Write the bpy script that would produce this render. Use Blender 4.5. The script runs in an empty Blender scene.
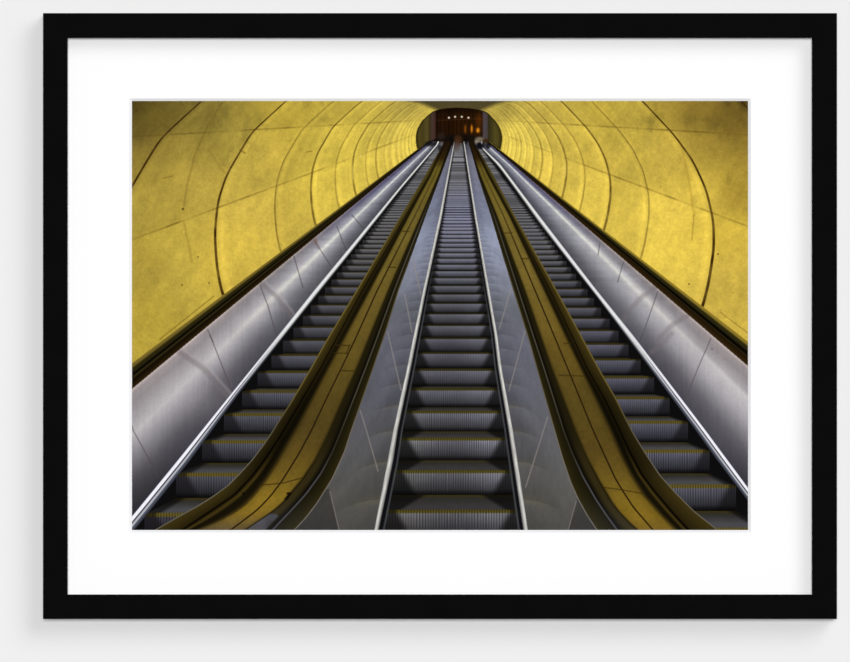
# A framed photographic print of escalators hanging on a pale wall.
import bpy, bmesh, math
import numpy as np
from mathutils import Vector

scene = bpy.context.scene
COL = scene.collection
scene.view_settings.view_transform = 'Standard'
scene.view_settings.look = 'None'

# ------------------------------------------------------------------ scale
# one millimetre on the print sheet = one pixel of the 850 x 662 photograph
D = 10.0                     # distance from camera to the print sheet
ZC = 1.5                     # height of the picture centre above the floor
Y_WALL, Y_PRINT = 0.0120, 0.0
Y_MAT, Y_FRAME = -0.0016, -0.0230


def P(px, py, y=Y_PRINT):
    f = (D + y) / D
    return Vector(((px - 425) / 1000 * f, y, ZC + (331 - py) / 1000 * f))


# ------------------------------------------------------------------ materials
def srgb(c):
    c = np.asarray(c, float) / 255.0
    return np.where(c <= 0.04045, c / 12.92, ((c + 0.055) / 1.055) ** 2.4)


def material(name, rgb, rough=0.8, spec=0.1, noise=None):
    m = bpy.data.materials.new(name)
    m.use_nodes = True
    nt = m.node_tree
    b = nt.nodes['Principled BSDF']
    b.inputs['Roughness'].default_value = rough
    b.inputs['Specular IOR Level'].default_value = spec
    b.inputs['Base Color'].default_value = (*rgb, 1)
    if noise:
        scale, amt, bump = noise
        tc = nt.nodes.new('ShaderNodeTexCoord')
        n = nt.nodes.new('ShaderNodeTexNoise')
        n.inputs['Scale'].default_value = scale
        n.inputs['Detail'].default_value = 6
        nt.links.new(tc.outputs['Object'], n.inputs['Vector'])
        r = nt.nodes.new('ShaderNodeMixRGB')
        r.inputs[1].default_value = (*[v * (1 - amt) for v in rgb], 1)
        r.inputs[2].default_value = (*[min(v * (1 + amt), 1) for v in rgb], 1)
        nt.links.new(n.outputs['Fac'], r.inputs[0])
        nt.links.new(r.outputs[0], b.inputs['Base Color'])
        if bump:
            bp = nt.nodes.new('ShaderNodeBump')
            bp.inputs['Strength'].default_value = bump
            bp.inputs['Distance'].default_value = 0.0005
            nt.links.new(n.outputs['Fac'], bp.inputs['Height'])
            nt.links.new(bp.outputs['Normal'], b.inputs['Normal'])
    return m


E_LIGHT = 1.06               # white-card brightness of the lighting below
M_WALL = material('pale grey wall paint', [0.828] * 3, 0.9, 0.0, (60, 0.004, 0.02))
M_FRAME = material('matte black lacquer', [0.0024] * 3, 0.75, 0.02, (35, 0.25, 0.03))
M_MAT = material('white mat board', [0.95] * 3, 0.95, 0.0)
M_BEVEL = material('white mat core', [0.895, 0.895, 0.915], 0.95, 0.0)
M_PAPER = material('white print paper', [0.93] * 3, 0.9, 0.0)

M_INK = bpy.data.materials.new('printed ink')
M_INK.use_nodes = True
_b = M_INK.node_tree.nodes['Principled BSDF']
_b.inputs['Roughness'].default_value = 0.9
_b.inputs['Specular IOR Level'].default_value = 0.0
_a = M_INK.node_tree.nodes.new('ShaderNodeAttribute')
_a.attribute_name = 'ink'
M_INK.node_tree.links.new(_a.outputs['Color'], _b.inputs['Base Color'])


# ------------------------------------------------------------------ objects
def link(name, verts, faces, mat, parent=None, label=None, smooth=False):
    me = bpy.data.meshes.new(name)
    me.from_pydata([tuple(v) for v in verts], [], faces)
    me.validate()
    bm = bmesh.new()
    bm.from_mesh(me)
    bmesh.ops.recalc_face_normals(bm, faces=bm.faces)
    bm.to_mesh(me)
    bm.free()
    me.materials.append(mat)
    o = bpy.data.objects.new(name, me)
    COL.objects.link(o)
    if parent:
        o.parent = parent
        o.matrix_parent_inverse = parent.matrix_world.inverted()
    if label:
        o['label'] = label
    return o


# wall: a slab much wider than the view
W = 2.2
wall = link('wall_back',
            [(sx * W, y, z) for y in (Y_WALL, Y_WALL + 0.12) for sx in (-1, 1) for z in (0, 3.0)],
            [(0, 1, 3, 2), (4, 6, 7, 5), (0, 2, 6, 4), (1, 5, 7, 3), (0, 4, 5, 1), (2, 3, 7, 6)],
            M_WALL)
wall['kind'] = 'structure'

picture = bpy.data.objects.new('framed_print', None)
COL.objects.link(picture)
picture.empty_display_size = 0.1
picture.location = (P(440, 619).x, Y_WALL, P(440, 619).z)
picture['label'] = 'black framed, white matted print of three escalators in a yellow tunnel, on the wall'
picture['category'] = 'picture'
bpy.context.view_layer.update()

# frame: four mitred rails with a softened profile
OX0, OY0, OX1, OY1 = 43.0, 13.1, 837.0, 619.0
IX0, IY0, IX1, IY1 = 67.0, 37.4, 812.6, 595.0
# profile: (fraction from outer edge to inner edge, depth)
yb = Y_WALL - 0.0002
yr = Y_MAT - 0.0004
prof = [(0, yb), (0, Y_FRAME + .0006), (.006, Y_FRAME + .00018), (.03, Y_FRAME),
        (.95, Y_FRAME), (.985, Y_FRAME + .0003), (1, Y_FRAME + .001), (1, yr),
        (.80, yr), (.80, yb)]


def corner(i, t, y):
    ox = (OX0, OX1, OX1, OX0)[i]; oy = (OY0, OY0, OY1, OY1)[i]
    ix = (IX0, IX1, IX1, IX0)[i]; iy = (IY0, IY0, IY1, IY1)[i]
    f = (D + Y_FRAME) / D
    px, py = ox + (ix - ox) * t, oy + (iy - oy) * t
    return Vector(((px - 425) / 1000 * f, y, ZC + (331 - py) / 1000 * f))


for i, side in enumerate(('top', 'right', 'bottom', 'left')):
    j = (i + 1) % 4
    n = len(prof)
    vs = [corner(i, t, y) for t, y in prof] + [corner(j, t, y) for t, y in prof]
    fs = [(k, (k + 1) % n, n + (k + 1) % n, n + k) for k in range(n)]
    fs += [tuple(range(n)), tuple(range(2 * n - 1, n - 1, -1))]
    link('frame_rail', vs, fs, M_FRAME, picture, 'black %s rail of the frame' % side)


def ring(name, outer, inner, yo, yi, mat, label=None, thick=None):
    """flat or sloped picture-frame shaped strip between two pixel rectangles"""
    def rect(r, y):
        x0, y0, x1, y1 = r
        return [P(x0, y0, y), P(x1, y0, y), P(x1, y1, y), P(x0, y1, y)]
    vs = rect(outer, yo) + rect(inner, yi)
    fs = [(k, (k + 1) % 4, 4 + (k + 1) % 4, 4 + k) for k in range(4)]
    if thick:
        vs += rect(outer, yo + thick) + rect(inner, yi + thick)
        fs += [(8 + k, 12 + k, 12 + (k + 1) % 4, 8 + (k + 1) % 4) for k in range(4)]
        fs += [(k, 8 + k, 8 + (k + 1) % 4, (k + 1) % 4) for k in range(4)]
        fs += [(4 + k, 4 + (k + 1) % 4, 12 + (k + 1) % 4, 12 + k) for k in range(4)]
    return link(name, vs, fs, mat, picture, label)


PX0, PY0, PX1, PY1 = 132.0, 101.0, 748.0, 530.0
mat_board = ring('mat_board', (62, 32.4, 817.5, 600), (129.2, 98.4, 750.8, 532.6), Y_MAT, Y_MAT, M_MAT,
                 'wide white mat board', 0.0012)
bev = ring('mat_bevel', (129.2, 98.4, 750.8, 532.6), (131.7, 100.7, 748.3, 530.3), Y_MAT, Y_PRINT - .0001,
           M_BEVEL, 'thin pale grey bevelled edge of the mat window')
# ================================================================== the printed picture
SS = 2
NX, NY = int((PX1 - PX0) * SS), int((PY1 - PY0) * SS)
xs = PX0 + (np.arange(NX) + .5) / SS
ys = PY0 + (np.arange(NY) + .5) / SS
X, Y = np.meshgrid(xs, ys)
VX, VY = 459.0, 118.0
DX, DY = X - VX, Y - VY
DYs = np.maximum(DY, 1.0)
ROW = ys


def A(*c):
    return np.array(c, float)


_tab = {}


def lattice(ix, iy, seed):
    if seed not in _tab:
        _tab[seed] = np.random.RandomState(1000 + seed).random_sample((256, 256)).astype(np.float32)
    return _tab[seed][iy.astype(np.int32) & 255, ix.astype(np.int32) & 255]


def vnoise(x, y, seed=0):
    ix, iy = np.floor(x), np.floor(y)
    fx, fy = x - ix, y - iy
    fx = fx * fx * (3 - 2 * fx); fy = fy * fy * (3 - 2 * fy)
    a = lattice(ix, iy, seed); b = lattice(ix + 1, iy, seed)
    c = lattice(ix, iy + 1, seed); d = lattice(ix + 1, iy + 1, seed)
    return (a + (b - a) * fx) * (1 - fy) + (c + (d - c) * fx) * fy


def fbm(x, y, seed=0, oct=4):
    s, amp, tot = 0, 1.0, 0
    for o in range(oct):
        s = s + amp * vnoise(x * 2 ** o, y * 2 ** o, seed + o * 17)
        tot += amp; amp *= .55
    return s / tot - .5


def sstep(a, b, v):
    t = np.clip((v - a) / (b - a), 0, 1)
    return t * t * (3 - 2 * t)


def mix(c1, c2, t):
    return c1 + (c2 - c1) * t[..., None]


def profile(q, pts):
    k = [p[0] for p in pts]
    return np.stack([np.interp(q, k, [p[1][c] for p in pts]) for c in range(3)], -1)


def field(x, y, pts, power=3.0, soft=300.0):
    """smooth colour field through control colours (x, y, (r, g, b))"""
    num = np.zeros(x.shape + (3,)); den = np.zeros(x.shape)
    for px, py, c in pts:
        w = 1.0 / ((x - px) ** 2 + (y - py) ** 2 + soft) ** (power / 2)
        num += w[..., None] * A(*c); den += w
    return num / den[..., None]


def poly(pts):
    """x of a boundary for every row, from (y, x) points"""
    pts = sorted(pts)
    yy = [p[0] for p in pts]; xx = [p[1] for p in pts]
    v = np.interp(ROW, yy, xx)
    # extrapolate past the last point
    if ROW[-1] > yy[-1]:
        sl = (xx[-1] - xx[-2]) / (yy[-1] - yy[-2])
        v = np.where(ROW > yy[-1], xx[-1] + sl * (ROW - yy[-1]), v)
    # light smoothing so measured points join as curves
    k = 9 * SS
    ker = np.hanning(k + 2)[1:-1]; ker /= ker.sum()
    n2 = k // 2
    pad = np.concatenate([v[0] - (v[1] - v[0]) * np.arange(n2, 0, -1), v,
                          v[-1] + (v[-1] - v[-2]) * np.arange(1, k - n2)])
    return np.convolve(pad, ker, 'valid')[:len(v)][:, None]


img = np.zeros((NY, NX, 3))
rid = np.zeros((NY, NX), int)
regions = ['']                      # id -> (name, label, kind)


def region(name, label=None, kind=None):
    regions.append((name, label, kind))
    return len(regions) - 1


def put(mask, col, r=None):
    if col is not None:
        if isinstance(col, np.ndarray) and col.ndim == 3:
            img[mask] = col[mask]
        else:
            img[mask] = col
    if r is not None:
        rid[mask] = r


def window(x0, y0, x1, y1):
    j0 = int(max(0, (x0 - PX0) * SS)); j1 = int(min(NX, (x1 - PX0) * SS + 2))
    i0 = int(max(0, (y0 - PY0) * SS)); i1 = int(min(NY, (y1 - PY0) * SS + 2))
    return slice(i0, max(i1, i0)), slice(j0, max(j1, j0))


def stroke(pts, width, col, op=1.0, mask=None, fade=0.6):
    pad = width + fade + 2
    w = window(min(p[0] for p in pts) - pad, min(p[1] for p in pts) - pad,
               max(p[0] for p in pts) + pad, max(p[1] for p in pts) + pad)
    x, y = X[w], Y[w]
    if x.size == 0:
        return
    d = np.full(x.shape, 1e9)
    for (x0, y0), (x1, y1) in zip(pts[:-1], pts[1:]):
        vx, vy = x1 - x0, y1 - y0
        t = np.clip(((x - x0) * vx + (y - y0) * vy) / (vx * vx + vy * vy), 0, 1)
        d = np.minimum(d, np.hypot(x - x0 - t * vx, y - y0 - t * vy))
    a = op * (1 - sstep(width / 2 - fade / 2, width / 2 + fade, d))
    if mask is not None:
        a = a * mask[w]
    img[w] = mix(img[w], A(*col), a)


def blob(cx, cy, rx, ry, col, op=1.0, soft=.5, mask=None):
    m = 1 + soft
    w = window(cx - rx * m - 1, cy - ry * m - 1, cx + rx * m + 1, cy + ry * m + 1)
    d = np.hypot((X[w] - cx) / rx, (Y[w] - cy) / ry)
    a = op * (1 - sstep(1 - soft, 1 + soft, d))
    if mask is not None:
        a = a * mask[w]
    img[w] = mix(img[w], A(*col), a)


# ------------------------------------------------------------------ the vaulted tunnel
TVX = 458.2
TX = X - TVX
ang = np.arctan2(DY, TX)
# outline of one ring of concrete panels about the vanishing point (crown, haunch, side, foot)
RING = [(-222, 205), (-236.5, 174), (-241, 150), (-243, 125), (-243, 110), (-240, 83), (-232, 58), (-217, 32), (-206, 14), (-172, -17), (-160, -26.8),
        (-144.7, -37.7), (-110, -50), (-60, -57.5), (0, -60), (62, -57), (115, -49), (160, -36), (172, -26), (182, -16), (212, 16), (231, 42), (244, 70), (251, 99.5), (251.7, 114),
        (251.7, 129), (247, 160.6), (241, 185), (228, 215)]
tt_ = np.linspace(0, 1, 9)[:-1]
px_ = np.concatenate([[x0 + (x1 - x0) * t for t in tt_] for (x0, y0), (x1, y1) in zip(RING[:-1], RING[1:])] + [[RING[-1][0]]])
py_ = np.concatenate([[y0 + (y1 - y0) * t for t in tt_] for (x0, y0), (x1, y1) in zip(RING[:-1], RING[1:])] + [[RING[-1][1]]])
pa_ = np.unwrap(np.arctan2(py_, px_))                    # rises from the left foot over the crown to the right foot
pa_ = pa_ - 2 * np.pi * round((pa_[len(pa_) // 2] + np.pi / 2) / (2 * np.pi))
ang2 = np.where(ang > np.pi / 2, ang - 2 * np.pi, ang)   # continuous over the crown
ag_ = np.linspace(pa_[0], pa_[-1], 1200)
rg_ = np.interp(ag_, pa_, np.hypot(px_, py_))
kr_ = np.hanning(29)[1:-1]; kr_ /= kr_.sum()
rg_ = np.convolve(np.pad(rg_, 13, mode='edge'), kr_, 'valid')
S = np.hypot(TX, DY) / np.interp(ang2, ag_, rg_)     # ring scale of every point
INV = 1 / np.maximum(S, .02)                          # depth along the tunnel

r_wall_l = region('printed_tunnel_wall', 'printed yellow concrete tunnel wall left of the escalators')
r_wall_r = region('printed_tunnel_wall', 'printed yellow concrete tunnel wall right of the escalators')
r_crown = region('printed_tunnel_crown', 'printed shaded crown of the tunnel vault')

left = X < TVX
vault_pts = [
    (132, 101, (92, 76, 28)), (165, 101, (120, 98, 36)), (140, 130, (122, 100, 38)), (132, 170, (138, 114, 40)),
    (160, 118, (130, 107, 38)), (205, 104, (146, 120, 44)), (190, 140, (165, 137, 50)), (250, 104, (165, 137, 48)),
    (150, 200, (160, 134, 48)), (200, 180, (176, 147, 54)), (240, 130, (176, 147, 54)), (290, 115, (180, 150, 52)),
    (140, 260, (172, 143, 48)), (180, 250, (186, 156, 54)), (150, 320, (180, 150, 48)), (200, 290, (190, 159, 54)),
    (250, 200, (196, 164, 60)), (240, 250, (198, 166, 58)), (270, 160, (190, 158, 58)), (310, 190, (200, 168, 60)),
    (330, 130, (190, 160, 58)), (350, 108, (180, 152, 54)), (380, 115, (180, 153, 54)), (380, 150, (196, 166, 60)),
    (400, 130, (190, 163, 60)), (400, 108, (150, 128, 50)), (412, 140, (200, 172, 62)),
    (748, 103, (78, 62, 22)), (735, 112, (118, 96, 34)), (700, 104, (138, 112, 40)), (748, 135, (128, 104, 36)),
    (745, 190, (138, 112, 38)), (700, 140, (150, 124, 44)), (660, 104, (158, 131, 46)), (665, 150, (178, 149, 54)),
    (630, 115, (176, 148, 52)), (600, 104, (178, 149, 50)), (690, 200, (188, 157, 56)), (730, 240, (182, 151, 50)),
    (690, 260, (198, 166, 58)), (740, 310, (188, 157, 52)), (650, 220, (200, 168, 60)), (600, 160, (196, 164, 58)),
    (570, 115, (184, 155, 55)), (540, 110, (176, 148, 54)), (550, 170, (200, 168, 60)), (520, 130, (196, 168, 62)),
    (505, 112, (152, 130, 50)), (510, 140, (200, 172, 62)), (580, 200, (202, 170, 60)),
]
vault = field(X, Y, vault_pts, 3.4, 160)
tune = field(X, Y, [(138, 104, (.80, .82, .90)), (205, 110, (.88, .93, 1.08)), (155, 294, (1.0, 1.04, 1.24)), (155, 184, (1.09, 1.13, 1.32)), (300, 112, (1.03, 1.07, 1.18)),
                    (725, 110, (.99, 1.0, 1.1)), (735, 184, (1.22, 1.26, 1.4)), (733, 304, (1.08, 1.11, 1.36)), (665, 234, (1.18, 1.22, 1.38)), (405, 122, (1.16, 1.2, 1.42)),
                    (244, 243, (1.08, 1.11, 1.28)), (334, 153, (1.13, 1.18, 1.3)), (560, 160, (1.12, 1.16, 1.35)), (520, 130, (1.14, 1.18, 1.4)), (620, 130, (1.08, 1.12, 1.28))], 3, 300)
vault = vault * tune
# concrete mottling
m1 = fbm(X / 26, Y / 26, 3, 5)
m2 = fbm(X / 5, Y / 5, 11, 3)
m3 = fbm((X + .6 * Y) / 9, (Y - .6 * X) / 34, 23, 4)
st = fbm(INV * 40, ang * 3, 5, 3)
vault = vault * (1 + .09 * m1 + .09 * m2 + .10 * m3 + .06 * st + .07 * (vnoise(X / 1.7, Y / 1.7, 19) - .5))[..., None]
stain = np.clip(fbm(X / 14, Y / 20, 41, 4) - .08, 0, 1) * 1.2
stain *= .4 + 1.0 * sstep(260, 60, Y) * sstep(.55, .9, S)
vault *= (1 - .40 * stain)[..., None]
speck = (vnoise(X / 1.6, Y / 1.6, 77) > .965) * (fbm(X / 18, Y / 18, 78, 3) > .05)
vault *= (1 - .22 * speck)[..., None]
put(left, vault, r_wall_l)
put(~left, vault, r_wall_r)

# form joints around the tunnel (rings) and along it
ringvar = np.clip(.8 * fbm(X / 9, Y / 9, 90, 2) + .22, 0, .5)
for side, base, step in ((0, 1.0, .325), (1, .985, .3335)):
    for k in range(-1, 16):
        inv = base + step * k
        if k == -1:
            inv = .693 if side == 0 else .66
        if inv > 5.7:
            break
        sc = 1 / inv
        d = np.abs(INV - inv) / step                  # in ring spacings
        wpx = np.abs(S - sc) * 250                    # approx pixels
        strong = (k % 2 == 0) if k < 6 else (k % 3 == 0)
        if k == -1:
            strong = True
        wd = (2.2 if strong else 1.0) * (sc ** .75) + .2
        op = (.86 if strong else .50) * (1.0 if k < 1 else max(.18, .86 - .085 * k))
        side_m = left if side == 0 else ~left
        ln = op * (1 - sstep(wd * .35, wd * .35 + .9, wpx)) * side_m * (.75 + .9 * ringvar)
        img = mix(img, A(58, 38, 10), np.clip(ln, 0, 1))
        # panel-to-panel tone change and pale lip beside each joint
        lip = .22 * np.exp(-((S - sc * .975) * 250 / (3.0 * sc + .6)) ** 2) * side_m
        img = img * (1 + lip * .35)[..., None]
        tone = (lattice(np.array([k]), np.array([side]), 5)[0] - .5) * .09
        inner = (INV > inv) & (INV <= inv + step) & side_m
        img = np.where(inner[..., None], img * (1 + tone), img)
# fine ribbing near the far end
rib = np.sin(INV * 2 * np.pi / .165) * sstep(2.6, 4.0, INV)
img *= (1 - .05 * np.clip(rib, 0, 1))[..., None]
for (sx, sl, op) in ((-1, .057, .40), (-1, .372, .42), (1, .058, .40), (1, .375, .42)):
    dd = np.abs(DY - sl * np.abs(DX)) / math.hypot(1, sl)
    side_m = left if sx < 0 else ~left
    w = .5 + .5 * np.clip(np.abs(DX) / 330, 0, 1)
    a = op * (1 - sstep(w * .5, w * .5 + .9, dd)) * side_m * np.clip(.55 + 1.6 * fbm(X / 16, Y / 16, 55, 3), 0.1, 1)
    a *= sstep(30, 80, np.abs(DX))
    img = mix(img, A(78, 56, 16), a)
    edge = np.clip((DY - sl * np.abs(DX)) / 4, -1, 1) * np.exp(-((DY - sl * np.abs(DX)) / 14) ** 2) * side_m
    img *= (1 + .035 * edge * sstep(30, 80, np.abs(DX)))[..., None]
# faint drip lines and marks
stroke([(222, 103), (208, 125), (195, 155), (187, 185), (184, 205)], 1.4, (95, 72, 24), .26, None, 1.2)
stroke([(208, 150), (224, 172)], 1.6, (120, 94, 34), .2, None, 1.5)
stroke([(240, 150), (245, 153)], 1.6, (110, 84, 30), .5)
stroke([(184, 222), (192, 262)], 1.6, (120, 96, 34), .25, None, 1.4)
stroke([(164, 178), (173, 176)], 1.2, (110, 84, 30), .4)
stroke([(307, 152), (312, 151)], 1.2, (120, 90, 30), .5)
stroke([(680, 140), (688, 175), (694, 215)], 1.6, (150, 120, 40), .25, None, 1.4)
stroke([(694, 215), (692, 240)], 1.2, (140, 112, 40), .4)
stroke([(160, 339), (214, 296)], .9, (110, 84, 24), .5)
stroke([(720, 312), (748, 333)], .9, (120, 92, 28), .45)
for (bx, by, br) in ((136.5, 110.5, 1.1), (198, 257, .8), (182, 285, .9), (209, 283, .8), (718, 254, .9), (689, 284, .9), (183, 209, 1.3)):
    blob(bx, by, br, br, (70, 50, 16), .7)
blob(353, 172, 1.1, 9, (225, 200, 100), .5)
blob(361, 156, 1.3, 1.6, (235, 212, 120), .5)
blob(565, 168, 1.2, 9, (228, 202, 100), .5)
# pale patches low on the wall
blob(285, 283, 5, 4, (214, 186, 80), .35)
blob(666, 272, 9, 6, (216, 186, 78), .35)

# shaded crown at the top centre
cw = np.where(X < 459, (X - (416 + (Y - 101) * 2.35)) / 14, ((503 - (Y - 101) * 2.35) - X) / 14)
crown_a = sstep(-.6, .55, cw) * sstep(116, 112, Y)
crown_c = field(X, Y, [(430, 102, (76, 68, 38)), (458, 102, (70, 62, 40)), (490, 102, (78, 68, 38)), (458, 107, (92, 80, 44))], 2, 20)
img = mix(img, crown_c, crown_a)
rid[(crown_a > .5) & (S > .1735)] = r_crown
img = mix(img, A(64, 54, 26), .6 * sstep(103.5, 101, Y) * sstep(60, 40, np.abs(X - 459)))

# ------------------------------------------------------------------ the far end
r_end = region('printed_end_wall', 'printed dark panelled wall beyond the top landing')
r_jamb = [region('printed_tunnel_jamb', 'printed olive side wall inside the tunnel mouth, %s' % s) for s in ('left', 'right')]
r_lamp = [region('printed_ceiling_lamp') for _ in range(4)]
r_glow = [region('printed_lit_opening', 'printed orange glowing doorway') for _ in range(3)]
r_land = region('printed_landing', 'printed dark top landing with machinery')
mouth = (S < .1735) & (Y < 152)
endcol = profile(X, [(414, (64, 54, 22)), (418, (84, 74, 34)), (423, (74, 64, 28)), (427, (92, 80, 38)), (430.5, (58, 46, 26)),
                     (432, (82, 62, 54)), (435, (66, 42, 36)), (436.5, (40, 20, 10)), (442, (58, 30, 10)), (450, (50, 24, 7)),
                     (458, (62, 33, 9)), (470, (58, 30, 8)), (480, (66, 36, 10)), (482.5, (54, 34, 26)), (484, (84, 74, 80)),
                     (487, (78, 68, 70)), (488.5, (52, 46, 24)), (495, (84, 76, 32)), (501, (76, 68, 28)), (505, (60, 52, 22))])
endcol = endcol * (1 - .45 * sstep(116, 108, Y) * sstep(28, 20, np.abs(X - 459)))[..., None]
endcol *= (1 + .14 * np.sin(X * 1.55) * sstep(30, 20, np.abs(X - 459)))[..., None]
endcol = np.where((np.abs(X - 459) < 23)[..., None], endcol * .62, endcol * .92)
put(mouth, endcol, r_end)
put(mouth & (X < 432), None, r_jamb[0])
put(mouth & (X > 487.5), None, r_jamb[1])
edge = np.exp(-((S - .171) * 250 / 1.6) ** 2) * (Y < 150)
img = mix(img, A(44, 36, 12), .75 * edge * (S < .176))
stroke([(437, 120.3), (484, 118.6)], .8, (88, 50, 22), .35, mouth)
for i, (bx, w, h, cy, c) in enumerate(((465.3, .7, 3.6, 129, (120, 66, 14)), (471.7, .9, 3.6, 128.8, (196, 120, 24)), (478, 1.5, 2.4, 130.2, (216, 136, 30)))):
    blob(bx, cy, w * 2.0, h * 1.3, (110, 56, 10), .6, .6, mouth)
    blob(bx, cy, w, h, c, .95, .4, mouth)
    put((np.abs(X - bx) < w) & (np.abs(Y - cy) < h), None, r_glow[i])
blob(479, 121, 3, 7, (100, 52, 10), .5, .7, mouth)
for i, (bx, by) in enumerate(((448.9, 117.7), (455.1, 116.8), (461.8, 116.8), (468.5, 117.7))):
    blob(bx, by, 1.0, 1.0, (226, 214, 194), 1.0, .6)
    put(np.hypot(X - bx, Y - by) < 1.0, None, r_lamp[i])
# dark landing
land_top = 134.0 + .016 * (X - 459) ** 2 * .55
land = mouth & (Y > land_top - 1)
a = sstep(land_top - 1.5, land_top + 1.5, Y) * mouth
img = mix(img, A(20, 14, 10), a * .93)
put(land & (Y > land_top), None, r_land)

# ------------------------------------------------------------------ everything on the incline
r_trim = [region('printed_wall_trim', 'printed dark trim strip along the foot of the %s tunnel wall' % s) for s in ('left', 'right')]
r_out = [region('printed_balustrade_panel', 'printed brushed steel outer balustrade, %s side' % s) for s in ('left', 'right')]
r_orail = [region('printed_steel_rail', 'printed bright steel edge rail of the %s escalator' % s) for s in ('left', 'right')]
r_crail = [region('printed_steel_rail', 'printed bright steel edge rail on the %s of the centre escalator' % s) for s in ('left', 'right')]
r_cpan = [region('printed_balustrade_panel', 'printed steel balustrade panel %s of the centre steps' % s) for s in ('left', 'right')]
r_skirt = [region('printed_skirt', 'printed black skirt beside the %s steps' % s) for s in ('left', 'centre', 'right')]
r_deck = [region('printed_deck', 'printed yellow deck between the %s and centre escalators' % s) for s in ('left', 'right')]
r_hand = [region('printed_handrail', 'printed dark handrail band, %s' % s) for s in
          ('left deck, outer side', 'left deck, inner side', 'right deck, inner side', 'right deck, outer side')]

SL = np.abs(DX) / DYs                              # |dx| per dy
below = DY > 0
M = DY / np.maximum(np.abs(DX), .01)               # slope from the vanishing point

Lo = poly([(143, 437.6), (186.5, 400), (215, 376.4), (290, 314.2), (335, 278.4), (460, 177.6), (510, 136.8), (515.5, 132.2)])
Li = poly([(143, 440), (191, 400), (215, 381), (290, 320.8), (335, 285), (392, 240), (460, 190.5), (510, 150.6), (529.5, 134.8)])
Ro = poly([(147, 482.4), (163.5, 500), (215, 539), (287.8, 595), (335, 633.2), (430, 705.6), (460, 727.8), (487.3, 748)])
Ri = poly([(147, 480.2), (169.4, 500), (220, 536.5), (294.4, 595), (335, 625.4), (430, 695.5), (460, 717), (503, 749.5)])
B = [poly(p) for p in (
    [(143, 443.5), (174.6, 425.5), (215, 401), (290, 356.5), (340, 326.3), (368, 310.5), (400, 291.8), (416.5, 281.2), (433, 270.8), (444.8, 263), (460, 251.3), (473, 239.6), (484.8, 228), (496.4, 212), (506.4, 196), (515.5, 179.4), (528.8, 156)],
    [(143, 445), (174.6, 429.6), (215, 406), (290, 362.5), (368, 320.5), (400, 301.5), (417.7, 291), (437.7, 279), (460, 264), (476.6, 251.5), (494.8, 234), (509.7, 212), (528, 185)],
    [(143, 446), (174.6, 431.2), (215, 409.5), (290, 370), (368, 328.3), (400, 311.8), (423.6, 299.5), (442.4, 288.5), (463.6, 276.5), (476.6, 268), (484.8, 262), (495, 254), (505, 244.5), (513, 233), (521, 218), (529, 199)],
    [(143, 448), (174.6, 435), (215, 415), (290, 377.3), (340, 354.7), (368, 341.3), (400, 325.6), (430, 311.5), (455, 298), (481.5, 281.4), (496.4, 270), (507, 260), (513, 253), (528, 233)],
    [(143, 450), (174.6, 438.6), (215, 421), (290, 388), (340, 367.6), (368, 356.3), (404, 340), (430, 328.8), (441, 323.8), (460, 314.8), (480, 301.5), (495, 288.5), (501.5, 283.5), (509, 275.3), (513, 269.6), (517.4, 263.5), (523, 254.7), (529, 246)],
    [(143, 451.3), (174.6, 439.7), (215, 423.5), (290, 394.2), (340, 376.2), (368, 365.6), (430, 341.4), (451.6, 332.5), (473, 321), (493, 306.5), (508, 293), (528, 274)],
    [(143, 452.5), (174.6, 441), (215, 426), (290, 399), (335, 385), (368, 373.6), (430, 352), (451.6, 345), (478, 333), (503, 317.5), (518, 306), (529, 295.7)])]
R = [poly(p) for p in (
    [(143, 468.6), (154, 472), (174.6, 477.6), (215, 490.7), (290, 513), (340, 528.6), (368, 536.4), (430, 554), (458, 562), (481.5, 570), (498, 577.3), (514.7, 586.4), (529.7, 596.3)],
    [(143, 469.4), (174.6, 479), (215, 494), (290, 518.4), (340, 534.7), (368, 544), (430, 563.5), (451.6, 571.6), (476.5, 583), (499.8, 596.3), (514.7, 606.3), (528.8, 616.6)],
    [(143, 470), (174.6, 480.4), (215, 497), (290, 525.2), (340, 542.5), (368, 552.3), (430, 576), (458, 587.6), (480, 599), (490, 605), (502.7, 612.3), (512, 619.6), (522.6, 629.7), (529, 637)],
    [(143, 471.2), (174.6, 484), (215, 503.3), (290, 535), (340, 556), (368, 567.6), (430, 593), (458, 605.9), (478, 615.2), (491.5, 623.3), (507, 633.4), (529.7, 653)],
    [(143, 472.4), (174.6, 487.4), (215, 509), (290, 544.2), (340, 567.6), (368, 581), (400, 596.5), (430, 610.5), (456.6, 622), (475, 631.6), (495, 644), (514.7, 661.5), (529.7, 676.5)],
    [(143, 473.4), (174.6, 489.4), (215, 511.6), (290, 550), (340, 574), (368, 587), (400, 605.3), (429.4, 619.5), (450, 629), (474, 641.5), (489.8, 653.5), (511.4, 671.5), (529.7, 688)],
    [(143, 474.8), (174.6, 493.2), (215, 514.7), (290, 556.8), (340, 584), (368, 599), (397.4, 615.8), (430, 632), (451.6, 645), (475, 660.4), (493, 676.5), (511.4, 695), (529.7, 718)])]
CLo = poly([(142, 453.9), (217.7, 438.8), (290, 423), (335, 413.6), (368, 406.8), (430, 393.2), (460, 387.6), (529, 374.4)])
CLi = poly([(142, 454.9), (217.7, 441.9), (290, 426.2), (335, 417.4), (368, 411), (430, 398), (460, 393.4), (529, 378.8)])
CRi = poly([(142, 463.3), (217.7, 474.6), (290, 486.6), (335, 494.2), (368, 498), (430, 508.4), (460, 512.8), (529.7, 523.3)])
CRo = poly([(142, 464.5), (217.7, 476.9), (290, 489.6), (335, 497.4), (368, 501.8), (430, 513), (460, 517.6), (529.7, 528)])

start = Y > 141.5
ramp = start & below

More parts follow.
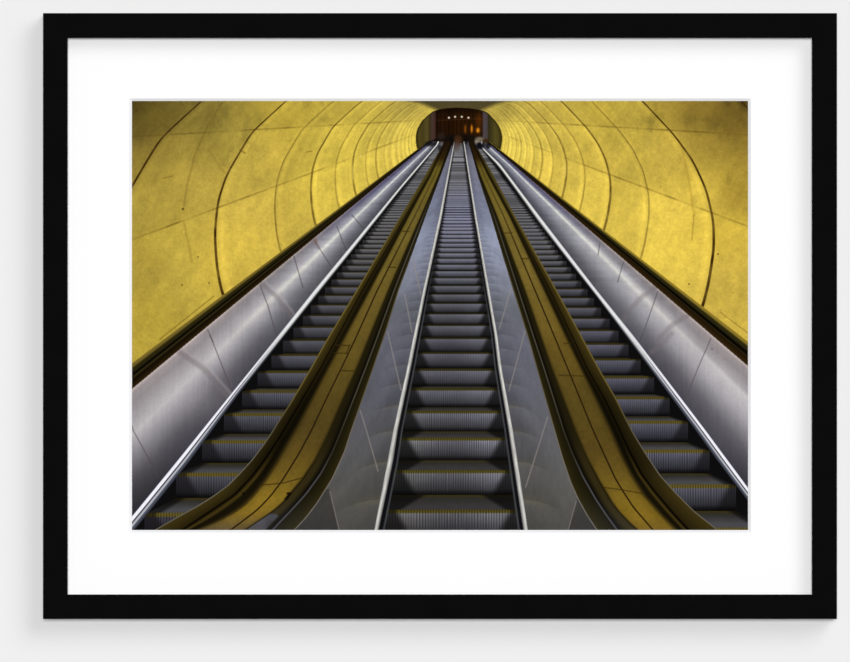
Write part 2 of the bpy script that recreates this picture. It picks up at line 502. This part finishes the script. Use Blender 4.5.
# wall trim (sectors about the vanishing point)
for side in (0, 1):
    sm = (left if side == 0 else ~left) & ramp
    m = M
    if side == 0:
        pts = [(.735, (196, 164, 58)), (.749, (170, 142, 50)), (.752, (122, 104, 44)), (.762, (104, 88, 34)), (.767, (44, 38, 14)), (.780, (36, 31, 13)), (.784, (8, 6, 3)),
               (.789, (8, 6, 3)), (.793, (48, 42, 22)), (.800, (34, 26, 9)), (.803, (16, 11, 4)), (.824, (42, 29, 9)), (.828, (60, 46, 26)), (.833, (156, 143, 140))]
        m0, m1_ = .7495, .829
    else:
        pts = [(.760, (198, 166, 58)), (.773, (176, 148, 50)), (.777, (140, 118, 44)), (.786, (132, 112, 40)), (.792, (46, 41, 16)), (.806, (40, 35, 15)), (.812, (8, 6, 3)),
               (.820, (8, 6, 3)), (.826, (44, 36, 18)), (.830, (30, 20, 7)), (.852, (46, 31, 10)), (.858, (64, 50, 28)), (.863, (160, 148, 146))]
        m0, m1_ = .7735, .859
    tc = profile(m, pts)
    # in the distance the strip goes to near black
    far = sstep(70, 28, DY)
    tc = mix(tc, A(24, 20, 16), far * sstep(m0, m0 + .02, m) * .6)
    put(sm & (m > m0) & (m < 3), tc, r_trim[side])

# ---- outer balustrade panels: brushed steel
for side in (0, 1):
    if side == 0:
        k0, sm, msk = 1 / .829, left, X < Lo
    else:
        k0, sm, msk = 1 / .859, ~left, X > Ro
    m0 = .829 if side == 0 else .859
    msk = msk & sm & ramp & (M > m0)
    edge_k = np.abs((Lo if side == 0 else Ro) - VX) / DYs
    t = np.clip((k0 - SL) / np.maximum(k0 - edge_k, .05), 0, 1)
    hl = .46 if side == 0 else .36
    near = profile(t, [(0, (166, 154, 152)), (.02, (160, 148, 147)), (.05, (136, 128, 128)), (.16, (128, 122, 124)), (.3, (146, 141, 144)), (hl, (172, 167, 168)), (.6, (142, 139, 144)), (.8, (104, 101, 108)), (1, (84, 82, 90))])
    midp = profile(t, [(0, (170, 156, 158)), (.03, (150, 140, 145)), (.08, (128, 122, 132)), (.2, (140, 136, 148)), (hl - .10, (168, 164, 176)), (hl, (208, 204, 206)), (hl + .1, (164, 161, 172)), (.72, (136, 134, 148)), (1, (104, 102, 114))])
    farp = profile(t, [(0, (110, 104, 140)), (.1, (84, 80, 120)), (.25, (122, 120, 156)), (hl - .09, (150, 150, 178)), (hl, (228, 228, 236)), (hl + .08, (160, 160, 184)), (.75, (124, 124, 150)), (1, (98, 98, 120))])
    farp = farp * A(.88, .89, .82)
    midp = midp * A(.985, .995, .95)
    c = mix(farp, midp, sstep(50, 150, DY))
    c = mix(c, near, sstep(170, 260, DY + .35 * (1 - t) * 100))
    # darkening at the bottom corner
    c *= (1 - .30 * sstep(300, 400, DY) - .10 * sstep(.7, 1, t))[..., None]
    # brushed streaks across the panel and soft reflections
    u = 1000.0 / DYs
    c *= (1 + .16 * fbm(u * 9, t * 1.2, 61 + side, 4) * sstep(300, 60, DY) + .14 * fbm(u * 2.2 + t * 1.5, t * 2, 71 + side, 3))[..., None]
    c *= (1 + .06 * fbm(X / 2.2, Y / 30, 63, 2))[..., None]
    c *= (1.12 - .17 * sstep(.5, .9, t) - .06 * sstep(220, 150, DY))[..., None]
    c *= (1 + .12 * sstep(330, 380, DY) * sstep(.9, .5, t))[..., None]
    c = c * (1 - .55 * sstep(149, 143, Y))[..., None]
    jit = .02 * fbm(u * 8, t * 0, 35, 3)
    g = np.exp(-((t - hl - jit) / .030) ** 2) * sstep(150, 40, DY) * np.clip(.5 + 2.0 * fbm(u * 5, u * 0, 37, 3), .25, 1)
    c = mix(c, A(246, 246, 250), g * .85)
    put(msk, c, r_out[side])

ml = ((rid == r_out[0])).astype(float)
mr = ((rid == r_out[1])).astype(float)
# joints (dark) and reflected shadow bands (soft)
for pts in ([(210, 335), (232, 391)], [(207.5, 329.4), (213, 342)], [(132, 425.7), (133, 430), (159, 477)], [(260, 285), (268, 306), (276, 334)],
            [(294, 256.6), (303, 288)], [(314, 240), (331, 266)], [(336.7, 226), (346, 250)], [(352, 215), (363, 228)]):
    stroke(pts, .8, (74, 66, 70), .58, ml)
for pts, w in (([(180, 352), (204, 369), (228, 396)], 4.6), ([(262, 284), (276, 296), (292, 318)], 3.4), ([(313, 241), (318, 247)], 3)):
    stroke(pts, w, (116, 106, 108), .42, ml, 2.5)
    stroke([(a + 4.4, b - 1) for a, b in pts], 1.6, (176, 166, 168), .35, ml, 2)
for pts in ([(623.4, 262), (617.7, 282)], [(657.8, 291.5), (641, 339.5)], [(710.7, 338.8), (698, 368), (685.7, 399)], [(643, 334), (638, 345)], [(600, 243), (598, 255)]):
    stroke(pts, .8, (80, 74, 80), .58, mr)
for pts, w in (([(656, 287), (643, 296), (630, 309), (622, 322)], 3.6), ([(690, 314), (672, 325), (657, 341)], 3.6), ([(671, 334), (662, 344), (652, 352)], 4)):
    stroke(pts, w, (116, 107, 110), .38, mr, 2.5)
blob(316, 241, 1.6, 3, (120, 88, 70), .5, .6, ml)
blob(712, 349, 1.4, 1, (104, 98, 104), .6, .6, mr)
blob(190, 400, 42, 18, (178, 172, 172), .16, .9, ml)

# ---- rails
def rail(msk, q, r, outer, fade_to_white):
    if outer:
        pts = [(0, (90, 82, 120)), (.06, (238, 238, 246)), (.30, (252, 252, 255)), (.35, (120, 118, 140)), (.40, (44, 40, 58)), (.45, (70, 68, 80)), (.50, (186, 186, 190)), (.64, (176, 178, 186)),
               (.70, (84, 88, 100)), (.92, (58, 61, 72)), (1, (20, 20, 24))]
        pts2 = [(0, (120, 116, 136)), (.10, (214, 214, 216)), (.4, (240, 240, 240)), (.62, (206, 208, 206)), (.72, (150, 152, 152)), (.85, (80, 82, 86)), (1, (20, 20, 22))]
        pts3 = [(0, (90, 90, 104)), (.14, (226, 226, 224)), (.42, (232, 232, 226)), (.60, (150, 150, 148)), (.78, (40, 40, 42)), (1, (20, 20, 22))]
        c = mix(profile(q, pts2), profile(q, pts), sstep(200, 290, DY))
        c = mix(profile(q, pts3), c, sstep(60, 140, DY))
    else:
        c = profile(q, [(0, (100, 98, 104)), (.14, (196, 196, 192)), (.4, (226, 224, 216)), (.62, (188, 186, 180)), (.8, (150, 148, 144)), (1, (60, 60, 64))])
        u_ = 1000.0 / DYs
        c *= (.95 + .34 * fbm(u_ * 10, q * 6, 33, 3) + .16 * fbm(q * 9, u_ * 1.5, 34, 2))[..., None]
    put(msk, c, r)


rail((X >= Lo) & (X <= Li) & ramp, (X - Lo) / (Li - Lo), r_orail[0], True, 0)
rail((X <= Ro) & (X >= Ri) & ramp, (Ro - X) / (Ro - Ri), r_orail[1], True, 0)

# ---- steps: perspective-spaced rows
nose_u = {0: (.002520, .000284), 1: (.002542, .000286), 2: (.002429, .000286)}
kends = {0: (-.793, -.40), 1: (-.186, .1525), 2: (.45, .752)}
lit = {0: (-.765, None), 1: (-.161, .1325), 2: (None, .735)}
limits = {0: (Li, B[0]), 1: (CLi, CRi), 2: (R[6], Ri)}
YH = 350.0
for e in (0, 1, 2):
    u0, du = nose_u[e]
    a0, a1 = limits[e]
    area = (X > a0) & (X < a1) & ramp & (Y > 143)
    U = 1.0 / DYs
    K = np.floor((U - u0) / du + 1e-9)                       # step whose nosing is just above this point
    # nosing of step k lies at u0+du*k; the points below it (smaller u) down to the next belong to it
    K = np.ceil((U - u0) / du)
    un = u0 + du * K
    yn = VY + 1 / un                                         # nosing at the top of this step's riser
    ul = np.maximum(un - du, 1e-4)
    yl = VY + 1 / ul                                         # nosing of the next lower step
    rr = ul / un
    ybk = np.where(yl > YH, YH + (yl - YH) * rr, yl)         # back of the tread below
    ybk = np.minimum(ybk, yl)
    dyn = yn - VY
    riser = Y < ybk
    hgt = np.maximum(ybk - yn, .5)
    v = np.clip((Y - yn) / hgt, 0, 1)
    # ends of the step
    xa = VX + kends[e][0] * dyn; xb = VX + kends[e][1] * dyn
    tt = np.clip((Y - ybk) / np.maximum(yl - ybk, .3), 0, 1)
    xa = np.where(riser, xa, xa + (VX + kends[e][0] * (yl - VY) - xa) * tt)
    xb = np.where(riser, xb, xb + (VX + kends[e][1] * (yl - VY) - xb) * tt)
    on = area & ((X > xa) if e != 2 else True) & ((X < xb) if e != 0 else True)
    # riser shading
    if e == 1:
        top = field(X, Y, [(440, 170, (112, 112, 124)), (460, 160, (104, 104, 112)), (460, 215, (120, 122, 150)), (455, 260, (112, 113, 134)), (450, 310, (98, 98, 112)), (480, 310, (112, 112, 130)),
                           (450, 350, (92, 91, 106)), (485, 350, (110, 110, 128)), (450, 400, (100, 100, 116)), (485, 400, (116, 116, 134)), (410, 445, (120, 120, 130)), (450, 445, (96, 95, 108)), (495, 445, (128, 128, 146)),
                           (405, 475, (104, 104, 110)), (450, 475, (92, 91, 102)), (500, 478, (124, 124, 140)), (400, 515, (108, 106, 112)), (450, 515, (90, 89, 98)), (505, 515, (112, 112, 124))], 3, 60)
        top *= 1.0
    elif e == 0:
        top = field(X, Y, [(425, 165, (104, 104, 112)), (400, 200, (100, 100, 108)), (370, 250, (98, 98, 106)), (345, 300, (96, 96, 108)), (320, 340, (90, 90, 104)), (295, 370, (92, 92, 108)), (265, 400, (88, 88, 104)),
                           (250, 430, (84, 84, 98)), (225, 460, (80, 80, 94)), (195, 490, (78, 77, 90)), (160, 520, (62, 60, 72))], 3, 60)
    else:
        top = field(X, Y, [(490, 165, (108, 108, 116)), (515, 200, (106, 106, 116)), (550, 250, (100, 100, 112)), (580, 300, (96, 96, 112)), (600, 340, (96, 96, 116)), (625, 370, (92, 92, 112)), (640, 400, (92, 92, 110)),
                           (660, 430, (90, 90, 110)), (680, 465, (90, 90, 108)), (700, 500, (88, 88, 104)), (740, 520, (70, 70, 82))], 3, 60)
    c = top * A(.95, .945, .90) * (1.08 - .72 * v ** 1.1)[..., None]
    c = c * (1 + (.30 if e == 1 else .26) * sstep(175, 110, DY))[..., None]
    c *= (1 + .10 * fbm(X / 9, Y / 5, 81 + e, 3) * sstep(60, 120, DY))[..., None]
    # vertical cleats
    ph = (X - VX) / (dyn * .0070) + .5 * fbm(X / 5, dyn / 50, 87, 2)
    dnear = np.where(np.abs(Y - yl) < np.abs(Y - yn), yl, yn) - VY
    ph2 = (X - VX) / (dnear * .0070)
    amp = (.22 * sstep(170, 330, DY) + .05 * sstep(60, 150, DY)) * np.clip(1 + 1.6 * fbm(X / 3.0, dyn / 30, 88, 2), .3, 1.8)
    c *= (1 + amp * (np.sin(ph * 2 * np.pi) * .9 - .15) * (1 - .5 * v))[..., None]
    # slanted shadow at the skirt side(s)
    soft = .7 + .007 * DYs
    sh = np.zeros_like(X)
    if lit[e][0] is not None:
        xl = VX + lit[e][0] * dyn + v * hgt * .52
        sh = np.maximum(sh, 1 - sstep(-soft, soft * 1.6, X - xl))
    if lit[e][1] is not None:
        xl = VX + lit[e][1] * dyn - v * hgt * .52
        sh = np.maximum(sh, 1 - sstep(-soft, soft * 1.6, xl - X))
    dark = c * .20 + A(13, 12, 12)
    dark0 = c * .30 + A(14, 13, 14) if e != 1 else dark
    c = mix(c, dark0, sh * (.95 - .0 * v))
    # crisp dark at the bottom of the riser and the nosing
    c *= (1 - .55 * sstep(.72, 1.0, v) * sstep(40, 120, DY))[..., None]
    # tread
    tr = mix(np.broadcast_to(A(46, 44, 40), c.shape), np.broadcast_to(A(72, 71, 74) if e != 1 else A(56, 54, 54), c.shape), sstep(.1, .75, tt))
    tr = tr * (1 + .10 * fbm(X / 6, Y / 2, 85 + e, 3))[..., None]
    tr = mix(tr, A(58, 48, 12), .75 * (1 - sstep(.0, .22, tt)))
    sh2 = np.zeros_like(X)
    if lit[e][0] is not None:
        xl = VX + (lit[e][0]) * (yl - VY) + (1 - tt) * np.maximum(yl - ybk, 0) * 1.6
        sh2 = np.maximum(sh2, 1 - sstep(-2, 7, X - xl))
    if lit[e][1] is not None:
        xl = VX + (lit[e][1]) * (yl - VY) - (1 - tt) * np.maximum(yl - ybk, 0) * 1.6
        sh2 = np.maximum(sh2, 1 - sstep(-2, 7, xl - X))
    tr = mix(tr, tr * .42, sh2)
    c = np.where(riser[..., None], c, tr)
    # yellow nosing stripe: just above the nosing of the next lower step, a little over its riser
    dn = np.minimum(np.abs(Y - yl), np.abs(Y - yn))
    wn = .0052 * DYs * (.85 if e == 1 else 1.0)
    na = (1 - sstep(wn * .70, wn * 1.1 + .35, dn)) * sstep(60, 200, DY) * .88
    ncol = A(88, 76, 26) if e != 1 else A(72, 64, 20)
    ncol = ncol * (1 + .25 * np.sin(ph2 * 2 * np.pi)[..., None] * sstep(230, 330, DY)[..., None])
    nsh = np.zeros_like(X)
    if lit[e][0] is not None:
        nsh = np.maximum(nsh, 1 - sstep(-1, 2.5, X - VX - lit[e][0] * dnear))
    if lit[e][1] is not None:
        nsh = np.maximum(nsh, 1 - sstep(-1, 2.5, VX + lit[e][1] * dnear - X))
    nsh = nsh * .5
    ncol = ncol * (1 - nsh)[..., None] * (.42 + .58 * sstep(190, 330, DY))[..., None]
    c = mix(c, ncol, na)
    # far: nosings are just dark hairlines
    fr = sstep(50, 85, DY) * sstep(220, 120, DY)
    c *= (1 - .42 * fr * (1 - sstep(.4, 1.1, np.abs(Y - yl) / (.004 * DYs + .3))))[..., None]
    c *= (1 - .30 * sstep(38, 22, DY))[..., None]
    # skirt
    sk = np.broadcast_to(A(14, 13, 14), c.shape)
    put(area, sk, r_skirt[e])
    put(on, c)
    # ids
    for k in range(-2, 33):
        mk = on & (K == k)
        if mk.sum() > 4:
            if k < 31:
                rr_ = region('printed_escalator_step')
                rid[mk] = rr_
            else:
                pass
    rest = on & (K >= 31)
    if e == 0:
        r_rest = region('printed_far_steps', 'printed far steps merging toward the landing', 'stuff')
    rid[rest] = r_rest

# thin grey line of the skirt of the centre escalator
cl = CLi + .012 * DYs + 0 * X
cr = CRi - .010 * DYs + 0 * X
for c_, r_ in ((cl, r_skirt[1]), (cr, r_skirt[1])):
    a = .8 * (1 - sstep(.3, 1.0 + .002 * DYs, np.abs(X - c_))) * ramp * sstep(110, 220, DY)
    img = mix(img, A(80, 82, 85), a)
blk = (1 - sstep(.2, .010 * DYs, np.abs(X - CLi - .004 * DYs))) * ramp
img = mix(img, A(16, 16, 20), blk * .8)
blk = (1 - sstep(.2, .009 * DYs, np.abs(X - CRi + .003 * DYs))) * ramp
img = mix(img, A(16, 16, 20), blk * .8)
# edge line where the outer skirts meet the steel
rail((X >= CLo) & (X <= CLi) & ramp, (X - CLo) / (CLi - CLo), r_crail[0], False, 0)
rail((X <= CRo) & (X >= CRi) & ramp, (CRo - X) / (CRo - CRi), r_crail[1], False, 0)

# ---- centre balustrade panels
for side in (0, 1):
    if side == 0:
        a0, a1 = B[6], CLo
    else:
        a0, a1 = CRo, R[0]
    msk = (X > a0) & (X < a1) & ramp
    q = (X - a0) / np.maximum(a1 - a0, .5)
    if side == 1:
        q = 1 - q                                     # 0 at the deck, 1 at the rail
    c = profile(Y + 0 * X, [(142, (60, 58, 66)), (160, (104, 104, 118)), (200, (110, 113, 132)), (235, (118, 123, 140)), (270, (107, 110, 124)), (310, (95, 97, 105)),
                            (350, (92, 92, 103)), (400, (86, 86, 94)), (450, (84, 83, 85)), (500, (80, 79, 75)), (530, (74, 72, 69))])
    c = c * (1 + .13 * sstep(210, 240, Y) * sstep(310, 280, Y))[..., None]
    if side == 1:
        c = c * 1.05
    u = 1000.0 / DYs
    c = c * (1 + .16 * fbm(u * 3 - q * 2.0, q * 2, 101 + side, 4) + .07 * fbm(X / 3, Y / 12, 103, 2))[..., None]
    c *= (1.06 - .12 * sstep(.3, 1, q))[..., None]
    # reflections of the step nosings in the panel: arcs that sag away from the rail
    uu = (1 / DYs - .00262 + (.00020 * (1 - q) ** 2 if side == 0 else .00020 * (1 - q) ** 2)) / .000286
    fr = uu - np.floor(uu)
    arc = (1 - sstep(.0, .20, np.minimum(fr, 1 - fr))) * sstep(.35, .95, q)
    c = mix(c, A(104, 98, 72), .26 * arc * sstep(200, 300, DY))
    c *= (1 + .16 * (fr - .5) * sstep(.25, .8, q) * sstep(70, 140, DY))[..., None]
    put(msk, c, r_cpan[side])
for pts, s in (([(413, 258.5), (420.8, 294)], 0), ([(404.7, 294), (412, 332)], 0), ([(387.7, 332), (401, 390)], 0), ([(360.3, 410.6), (366.3, 430), (378, 471)], 0), ([(329.8, 491.5), (339, 530)], 0),
               ([(511, 288.7), (499.5, 328.4)], 1), ([(525, 331), (509, 391)], 1), ([(547.7, 417), (534.5, 459), (525.7, 487)], 1), ([(576.4, 501.4), (568.4, 530)], 1)):
    mk = (rid == r_cpan[s]).astype(float)
    stroke(pts, .9, (146, 138, 132), .62, mk)
mk = (rid == r_cpan[0]) & (X < 329.8 + (Y - 491.5) * .239) & (Y > 489)
img[mk] *= .74
mk = (rid == r_cpan[1]) & (X > 576.4 - (Y - 501.4) * .281) & (Y > 498)
img[mk] *= .72

# ---- the two yellow decks with their handrail bands
def deck(bounds, mirrored, rdeck, rh_first, rh_second):
    q = np.full(X.shape, -1.0)
    for i in range(6):
        b0, b1 = bounds[i], bounds[i + 1]
        inb = (X >= b0) & (X < b1)
        q = np.where(inb, i + (X - b0) / np.maximum(b1 - b0, .05), q)
    if mirrored:
        q = np.where(q >= 0, 6 - q, q)
    msk = (q >= 0) & ramp
    # q: 0 step-side edge, 1 groove, 2 deck start, 3 seam, 4 deck end, 5 thin light line, 6 centre-side edge
    yl_hi, yl_lo = A(132, 108, 33), A(126, 104, 33)
    ycol = profile(Y + 0 * X, [(142, (34, 22, 10)), (158, (46, 31, 11)), (168, (98, 86, 32)), (185, (104, 90, 36)), (215, (112, 97, 42)), (260, (110, 94, 40)), (310, (106, 88, 37)), (360, (96, 79, 31)),
                               (390, (87, 71, 29)), (425, (82, 66, 28)), (450, (92, 74, 29)), (475, (112, 90, 31)), (500, (134, 108, 34)), (513, (128, 102, 34)), (530, (92, 78, 50))])
    if mirrored:
        ycol = profile(Y + 0 * X, [(142, (34, 22, 10)), (158, (46, 30, 10)), (168, (98, 86, 32)), (185, (106, 92, 36)), (215, (114, 98, 42)), (260, (114, 97, 42)), (310, (108, 90, 37)), (350, (100, 81, 31)),
                                   (380, (92, 75, 30)), (425, (84, 68, 27)), (450, (90, 72, 28)), (480, (106, 86, 30)), (500, (122, 98, 31)), (515, (126, 101, 31)), (530, (118, 94, 34))])
    ycol = ycol * (1 + .16 * fbm(X / 22, Y / 30, 111, 3) + .12 * fbm(X / 3, Y / 3, 113, 2))[..., None]
    rel = profile(q, [(0, (.62, .62, .62)), (.5, (.50, .50, .46)), (.9, (.38, .37, .34)), (.96, (.10, .09, .08)), (1.04, (.10, .08, .08)), (1.14, (.36, .35, .34)),
                      (1.3, (.30, .29, .28)), (1.5, (.20, .20, .20)), (1.80, (.22, .21, .21)), (2.02, (.55, .54, .5)), (2.16, (.92, .92, .9)), (2.5, (1.0, 1.0, 1.0)), (3.5, (1, 1, 1)), (3.85, (.95, .95, .95)),
                      (3.98, (.62, .62, .60)), (4.08, (.30, .30, .28)), (4.5, (.26, .27, .30)), (4.86, (.15, .15, .17)), (5.0, (.20, .20, .22)), (5.2, (.24, .25, .28)), (5.6, (.31, .33, .34)), (5.9, (.38, .39, .36)), (6, (.40, .40, .38))])
    # dark bands do not brighten with the lit deck
    shade = np.broadcast_to(A(112, 92, 36), ycol.shape)
    shade = shade * (sstep(138, 168, Y) * .7 + .3)[..., None]
    lit_a = sstep(1.85, 2.2, q) * sstep(4.15, 3.8, q)
    c = (shade + (ycol - shade) * lit_a[..., None]) * rel
    # outer bands are darker in the middle of the run, warmer again at the bend
    dk = sstep(330, 425, Y) * sstep(1.9, 1.5, q)
    c = c * (1 - .42 * dk * (1 - .75 * sstep(455, 500, Y)))[..., None]
    # near the end of the run a crisp dark edge and an olive lip flank the lit deck
    lowb = sstep(425, 480, Y) * sstep(3.98, 4.06, q) * sstep(4.85, 4.4, q)
    c = mix(c, A(54, 45, 21), .75 * lowb)
    # strip next to the steps is brighter in the distance
    c = mix(c, ycol * .70, sstep(290, 200, Y) * sstep(.98, .7, q) * .6)

    def line(b, width, col, op, off=0.0, gate=1.0):
        sl = np.gradient(b[:, 0], 1.0 / SS)[:, None]
        dist = np.abs(X - b - off) / np.sqrt(1 + sl * sl)
        return op * gate * (1 - sstep(width * .35, width * .5 + .45, dist)), A(*col)
    sg = -1 if mirrored else 1
    b0, b3, b4, b5, b6 = (bounds[0], bounds[3], bounds[4], bounds[5], bounds[6]) if not mirrored else (bounds[6], bounds[3], bounds[2], bounds[1], bounds[0])
    wv = .25 + .75 * sstep(150, 300, Y)
    low = sstep(380, 460, Y)
    for a_, col_ in (line(b0, 1.5, (112, 98, 48), .85, sg * .5, (1 - low) * wv), line(b0, 1.1, (112, 108, 96), .85, sg * .4, low),
                     line(b3, 1.1, (34, 22, 8), .9, 0, wv), line(b3, 1.0, (34, 22, 8), .8, 0, low),
                     line(b4, 1.3, (30, 22, 8), .85, sg * .6, sstep(430, 480, Y)),
                     line(b5, 1.0, (88, 82, 70), .75, 0, sstep(180, 240, Y) * (1 - .5 * low)), line(b5, 1.5, (78, 77, 82), .8, 0, sstep(440, 490, Y)),
                     line(b5, 1.2, (10, 9, 8), .6, -sg * 1.8, sstep(260, 330, Y)),
                     line(b6, 1.0, (116, 106, 92), .7, -sg * .4, sstep(230, 300, Y)), line(b6, 1.2, (128, 124, 122), .55, -sg * .3, low)):
        c = mix(c, col_, a_)
    # towards the bottom the bands turn greyer
    lowg = sstep(485, 530, Y) * sstep(3.95, 4.1, q)
    c = mix(c, c * .85 + A(15, 16, 19), lowg)
    # lower bend: dark band with brighter inner streak
    g = np.exp(-((q - 1.28) / .12) ** 2) * sstep(440, 480, Y)
    c = mix(c, A(92, 74, 24), .55 * g)
    put(msk, c, rdeck)
    put(msk & (q < 1), None, rh_first)
    put(msk & (q > 4.5), None, rh_second)


deck(B, False, r_deck[0], r_hand[0], r_hand[1])
deck(R, True, r_deck[1], r_hand[3], r_hand[2])
dl = (rid == r_deck[0]).astype(float)
dr = (rid == r_deck[1]).astype(float)
# plate joints across the decks
for pts in ([(336, 345), (349.5, 345.6)], [(334, 353), (347, 353.3)], [(341, 370.6), (354, 371)], [(296, 479.5), (303, 477.5)], [(263, 485), (283, 483), (296, 479.5)], [(402, 231), (409, 231.5)],
            [(388, 267), (396, 267.5)], [(349.5, 345), (346.5, 353.5)]):
    stroke(pts, .9, (52, 38, 10), .7, dl)
for pts in ([(559, 375.2), (583, 376)], [(604, 487.4), (623, 490), (642, 493.5)], [(521, 258.6), (531, 258.6)], [(564, 343.5), (571, 343.5)], [(505, 233), (512, 233)]):
    stroke(pts, .9, (56, 40, 10), .65, dr)
# bracket and steel foot plate at the left deck's end, foot plate at the right
blob(289, 493.5, 2.6, 1.3, (14, 10, 5), .9, .4)
stroke([(290, 494), (286, 499)], 2.4, (16, 12, 6), .85)
blob(243.5, 493.6, 1.4, 1.4, (12, 8, 4), .8)
r_foot = region('printed_foot_plate', 'printed grey steel foot plate at the end of the left deck')
fp_r = 277.5 - (Y - 517) * .95
fp_a = sstep(.6, 1.8, X - B[4]) * sstep(1.2, -1.2, X - fp_r) * sstep(512.5, 515.5, Y) * sstep(0, 3, (278 - X) + (Y - 514) * .9)
fcol = field(X, Y, [(262, 522, (84, 84, 94)), (272, 516, (74, 76, 84)), (257, 529, (82, 79, 80)), (270, 524, (60, 58, 60))], 2, 10)
img = mix(img, fcol, fp_a * .95)
put((fp_a > .5), None, r_foot)
stroke([(300, 506), (290, 517.3), (277, 530)], 1.1, (92, 90, 84), .75, dl)
stroke([(298, 503.5), (287, 515.5), (274, 529)], 1.0, (14, 13, 12), .7, dl)
stroke([(603, 515), (609, 523), (615, 530)], .9, (84, 84, 88), .6, dr)
stroke([(604.3, 514.5), (610.3, 522.5), (616.3, 529.5)], .9, (14, 13, 12), .6, dr)

# ---- far ends of the escalators fade into the dark landing
fd = sstep(153, 144, Y) * sstep(137, 142, Y)
cen = np.isin(rid, [r_deck[0], r_deck[1]] + r_hand)
img = np.where(cen[..., None], mix(img, A(30, 20, 9), fd * .7), img)
for bx, by, rx, ry, c, o in ((458, 140, 4, 5, (66, 40, 20), .9), (457, 146, 3, 5, (78, 62, 58), .6), (462, 151, 2, 4, (96, 96, 102), .5), (441, 136, 4, 3.5, (40, 32, 26), .8), (479.5, 139.5, 4.5, 2.6, (122, 112, 96), .9),
                            (476.5, 141.5, 2, 1.6, (150, 140, 122), .7), (486, 141, 3, 2.4, (58, 36, 18), .8), (480, 146, 4, 3, (12, 11, 16), .95), (488, 146, 2.4, 3, (14, 12, 20), .8), (430, 143.6, 5, 2.6, (16, 13, 14), .7),
                            (452, 141.5, 2, 4, (12, 9, 8), .8), (466, 140, 2, 4, (14, 10, 8), .7), (440, 148, 2.2, 2.6, (24, 22, 26), .7)):
    blob(bx, by, rx, ry, c, o, .5, (Y > 131).astype(float))

# fine print grain
img *= (1 + .035 * (vnoise(X * 1.3, Y * 1.3, 7) - .5) + .03 * (vnoise(X / 1.8, Y / 1.8, 8) - .5))[..., None]
img = np.clip(img, 2, 255)
ink = np.clip(srgb(img) / E_LIGHT, 0, 1)

# ------------------------------------------------------------------ sheet + printed areas as flat meshes
sheet = link('print', [P(126, 96, .0003), P(754, 96, .0003), P(754, 536, .0003), P(126, 536, .0003)], [(0, 1, 2, 3)],
             M_PAPER, picture, 'colour photograph print of a tunnel with escalators')

gx = PX0 + np.arange(NX + 1) / SS
gy = PY0 + np.arange(NY + 1) / SS
GX, GY = np.meshgrid((gx - 425) / 1000, ZC + (331 - gy) / 1000)
GV = np.stack([GX, np.full_like(GX, Y_PRINT), GZ if False else GY], -1).reshape(-1, 3)
J, I = np.meshgrid(np.arange(NX), np.arange(NY))
v00 = I * (NX + 1) + J
quad = np.stack([v00 + NX + 1, v00 + NX + 2, v00 + 1, v00], -1)     # normal toward the camera (-Y)

flat = rid.ravel()
order = np.argsort(flat, kind='stable')
bounds_ = np.searchsorted(flat[order], np.arange(len(regions) + 1))
quad = quad.reshape(-1, 4)
ink = ink.reshape(-1, 3)
for r in range(1, len(regions)):
    name, label, kind = regions[r]
    m = order[bounds_[r]:bounds_[r + 1]]
    nf = len(m)
    if nf < 2:
        continue
    q = quad[m]
    used, inv = np.unique(q.ravel(), return_inverse=True)
    me = bpy.data.meshes.new(name)
    me.vertices.add(len(used))
    me.vertices.foreach_set('co', GV[used].astype(np.float32).ravel())
    me.loops.add(nf * 4)
    me.loops.foreach_set('vertex_index', inv.astype(np.int32).ravel())
    me.polygons.add(nf)
    me.polygons.foreach_set('loop_start', np.arange(0, nf * 4, 4, dtype=np.int32))
    me.update(calc_edges=True)
    at = me.attributes.new('ink', 'FLOAT_COLOR', 'FACE')
    at.data.foreach_set('color', np.concatenate([ink[m], np.ones((nf, 1))], 1).astype(np.float32).ravel())
    me.materials.append(M_INK)
    o = bpy.data.objects.new(name, me)
    COL.objects.link(o)
    o.parent = sheet
    o.matrix_parent_inverse = sheet.matrix_world.inverted()
    if label:
        o['label'] = label
    if kind:
        o['kind'] = kind

# ------------------------------------------------------------------ light
def sun(name, frm, strength, angle):
    l = bpy.data.lights.new(name, 'SUN')
    l.energy = strength
    l.angle = math.radians(angle)
    o = bpy.data.objects.new(name, l)
    COL.objects.link(o)
    o.location = Vector(frm) * 2 + Vector((0, 0, ZC))
    o.rotation_euler = (-Vector(frm)).to_track_quat('-Z', 'Y').to_euler()
    return o


key_dir = Vector((.62, -1, .58)).normalized()
sun('key_sun', key_dir, math.pi * .225 / -key_dir.y, 33)  # soft key sun from upper right, throws the frame's shadows
sun('fill_sun', Vector((0.0, -1, 0.05)).normalized(), math.pi * .785, 10)  # unseen frontal fill, added to brighten everything without side shadows
w = bpy.data.worlds.new('World')
scene.world = w
w.use_nodes = True
bg = w.node_tree.nodes['Background']
bg.inputs['Color'].default_value = (1, 1, 1, 1)
bg.inputs['Strength'].default_value = .045

# ------------------------------------------------------------------ camera
cam = bpy.data.cameras.new('camera')
cam.sensor_fit = 'HORIZONTAL'
cam.sensor_width = 36
cam.lens = 36 * D / .850
cam.clip_end = 50
co = bpy.data.objects.new('camera', cam)
COL.objects.link(co)
co.location = (0, -D, ZC)
co.rotation_euler = (math.pi / 2, 0, 0)
scene.camera = co
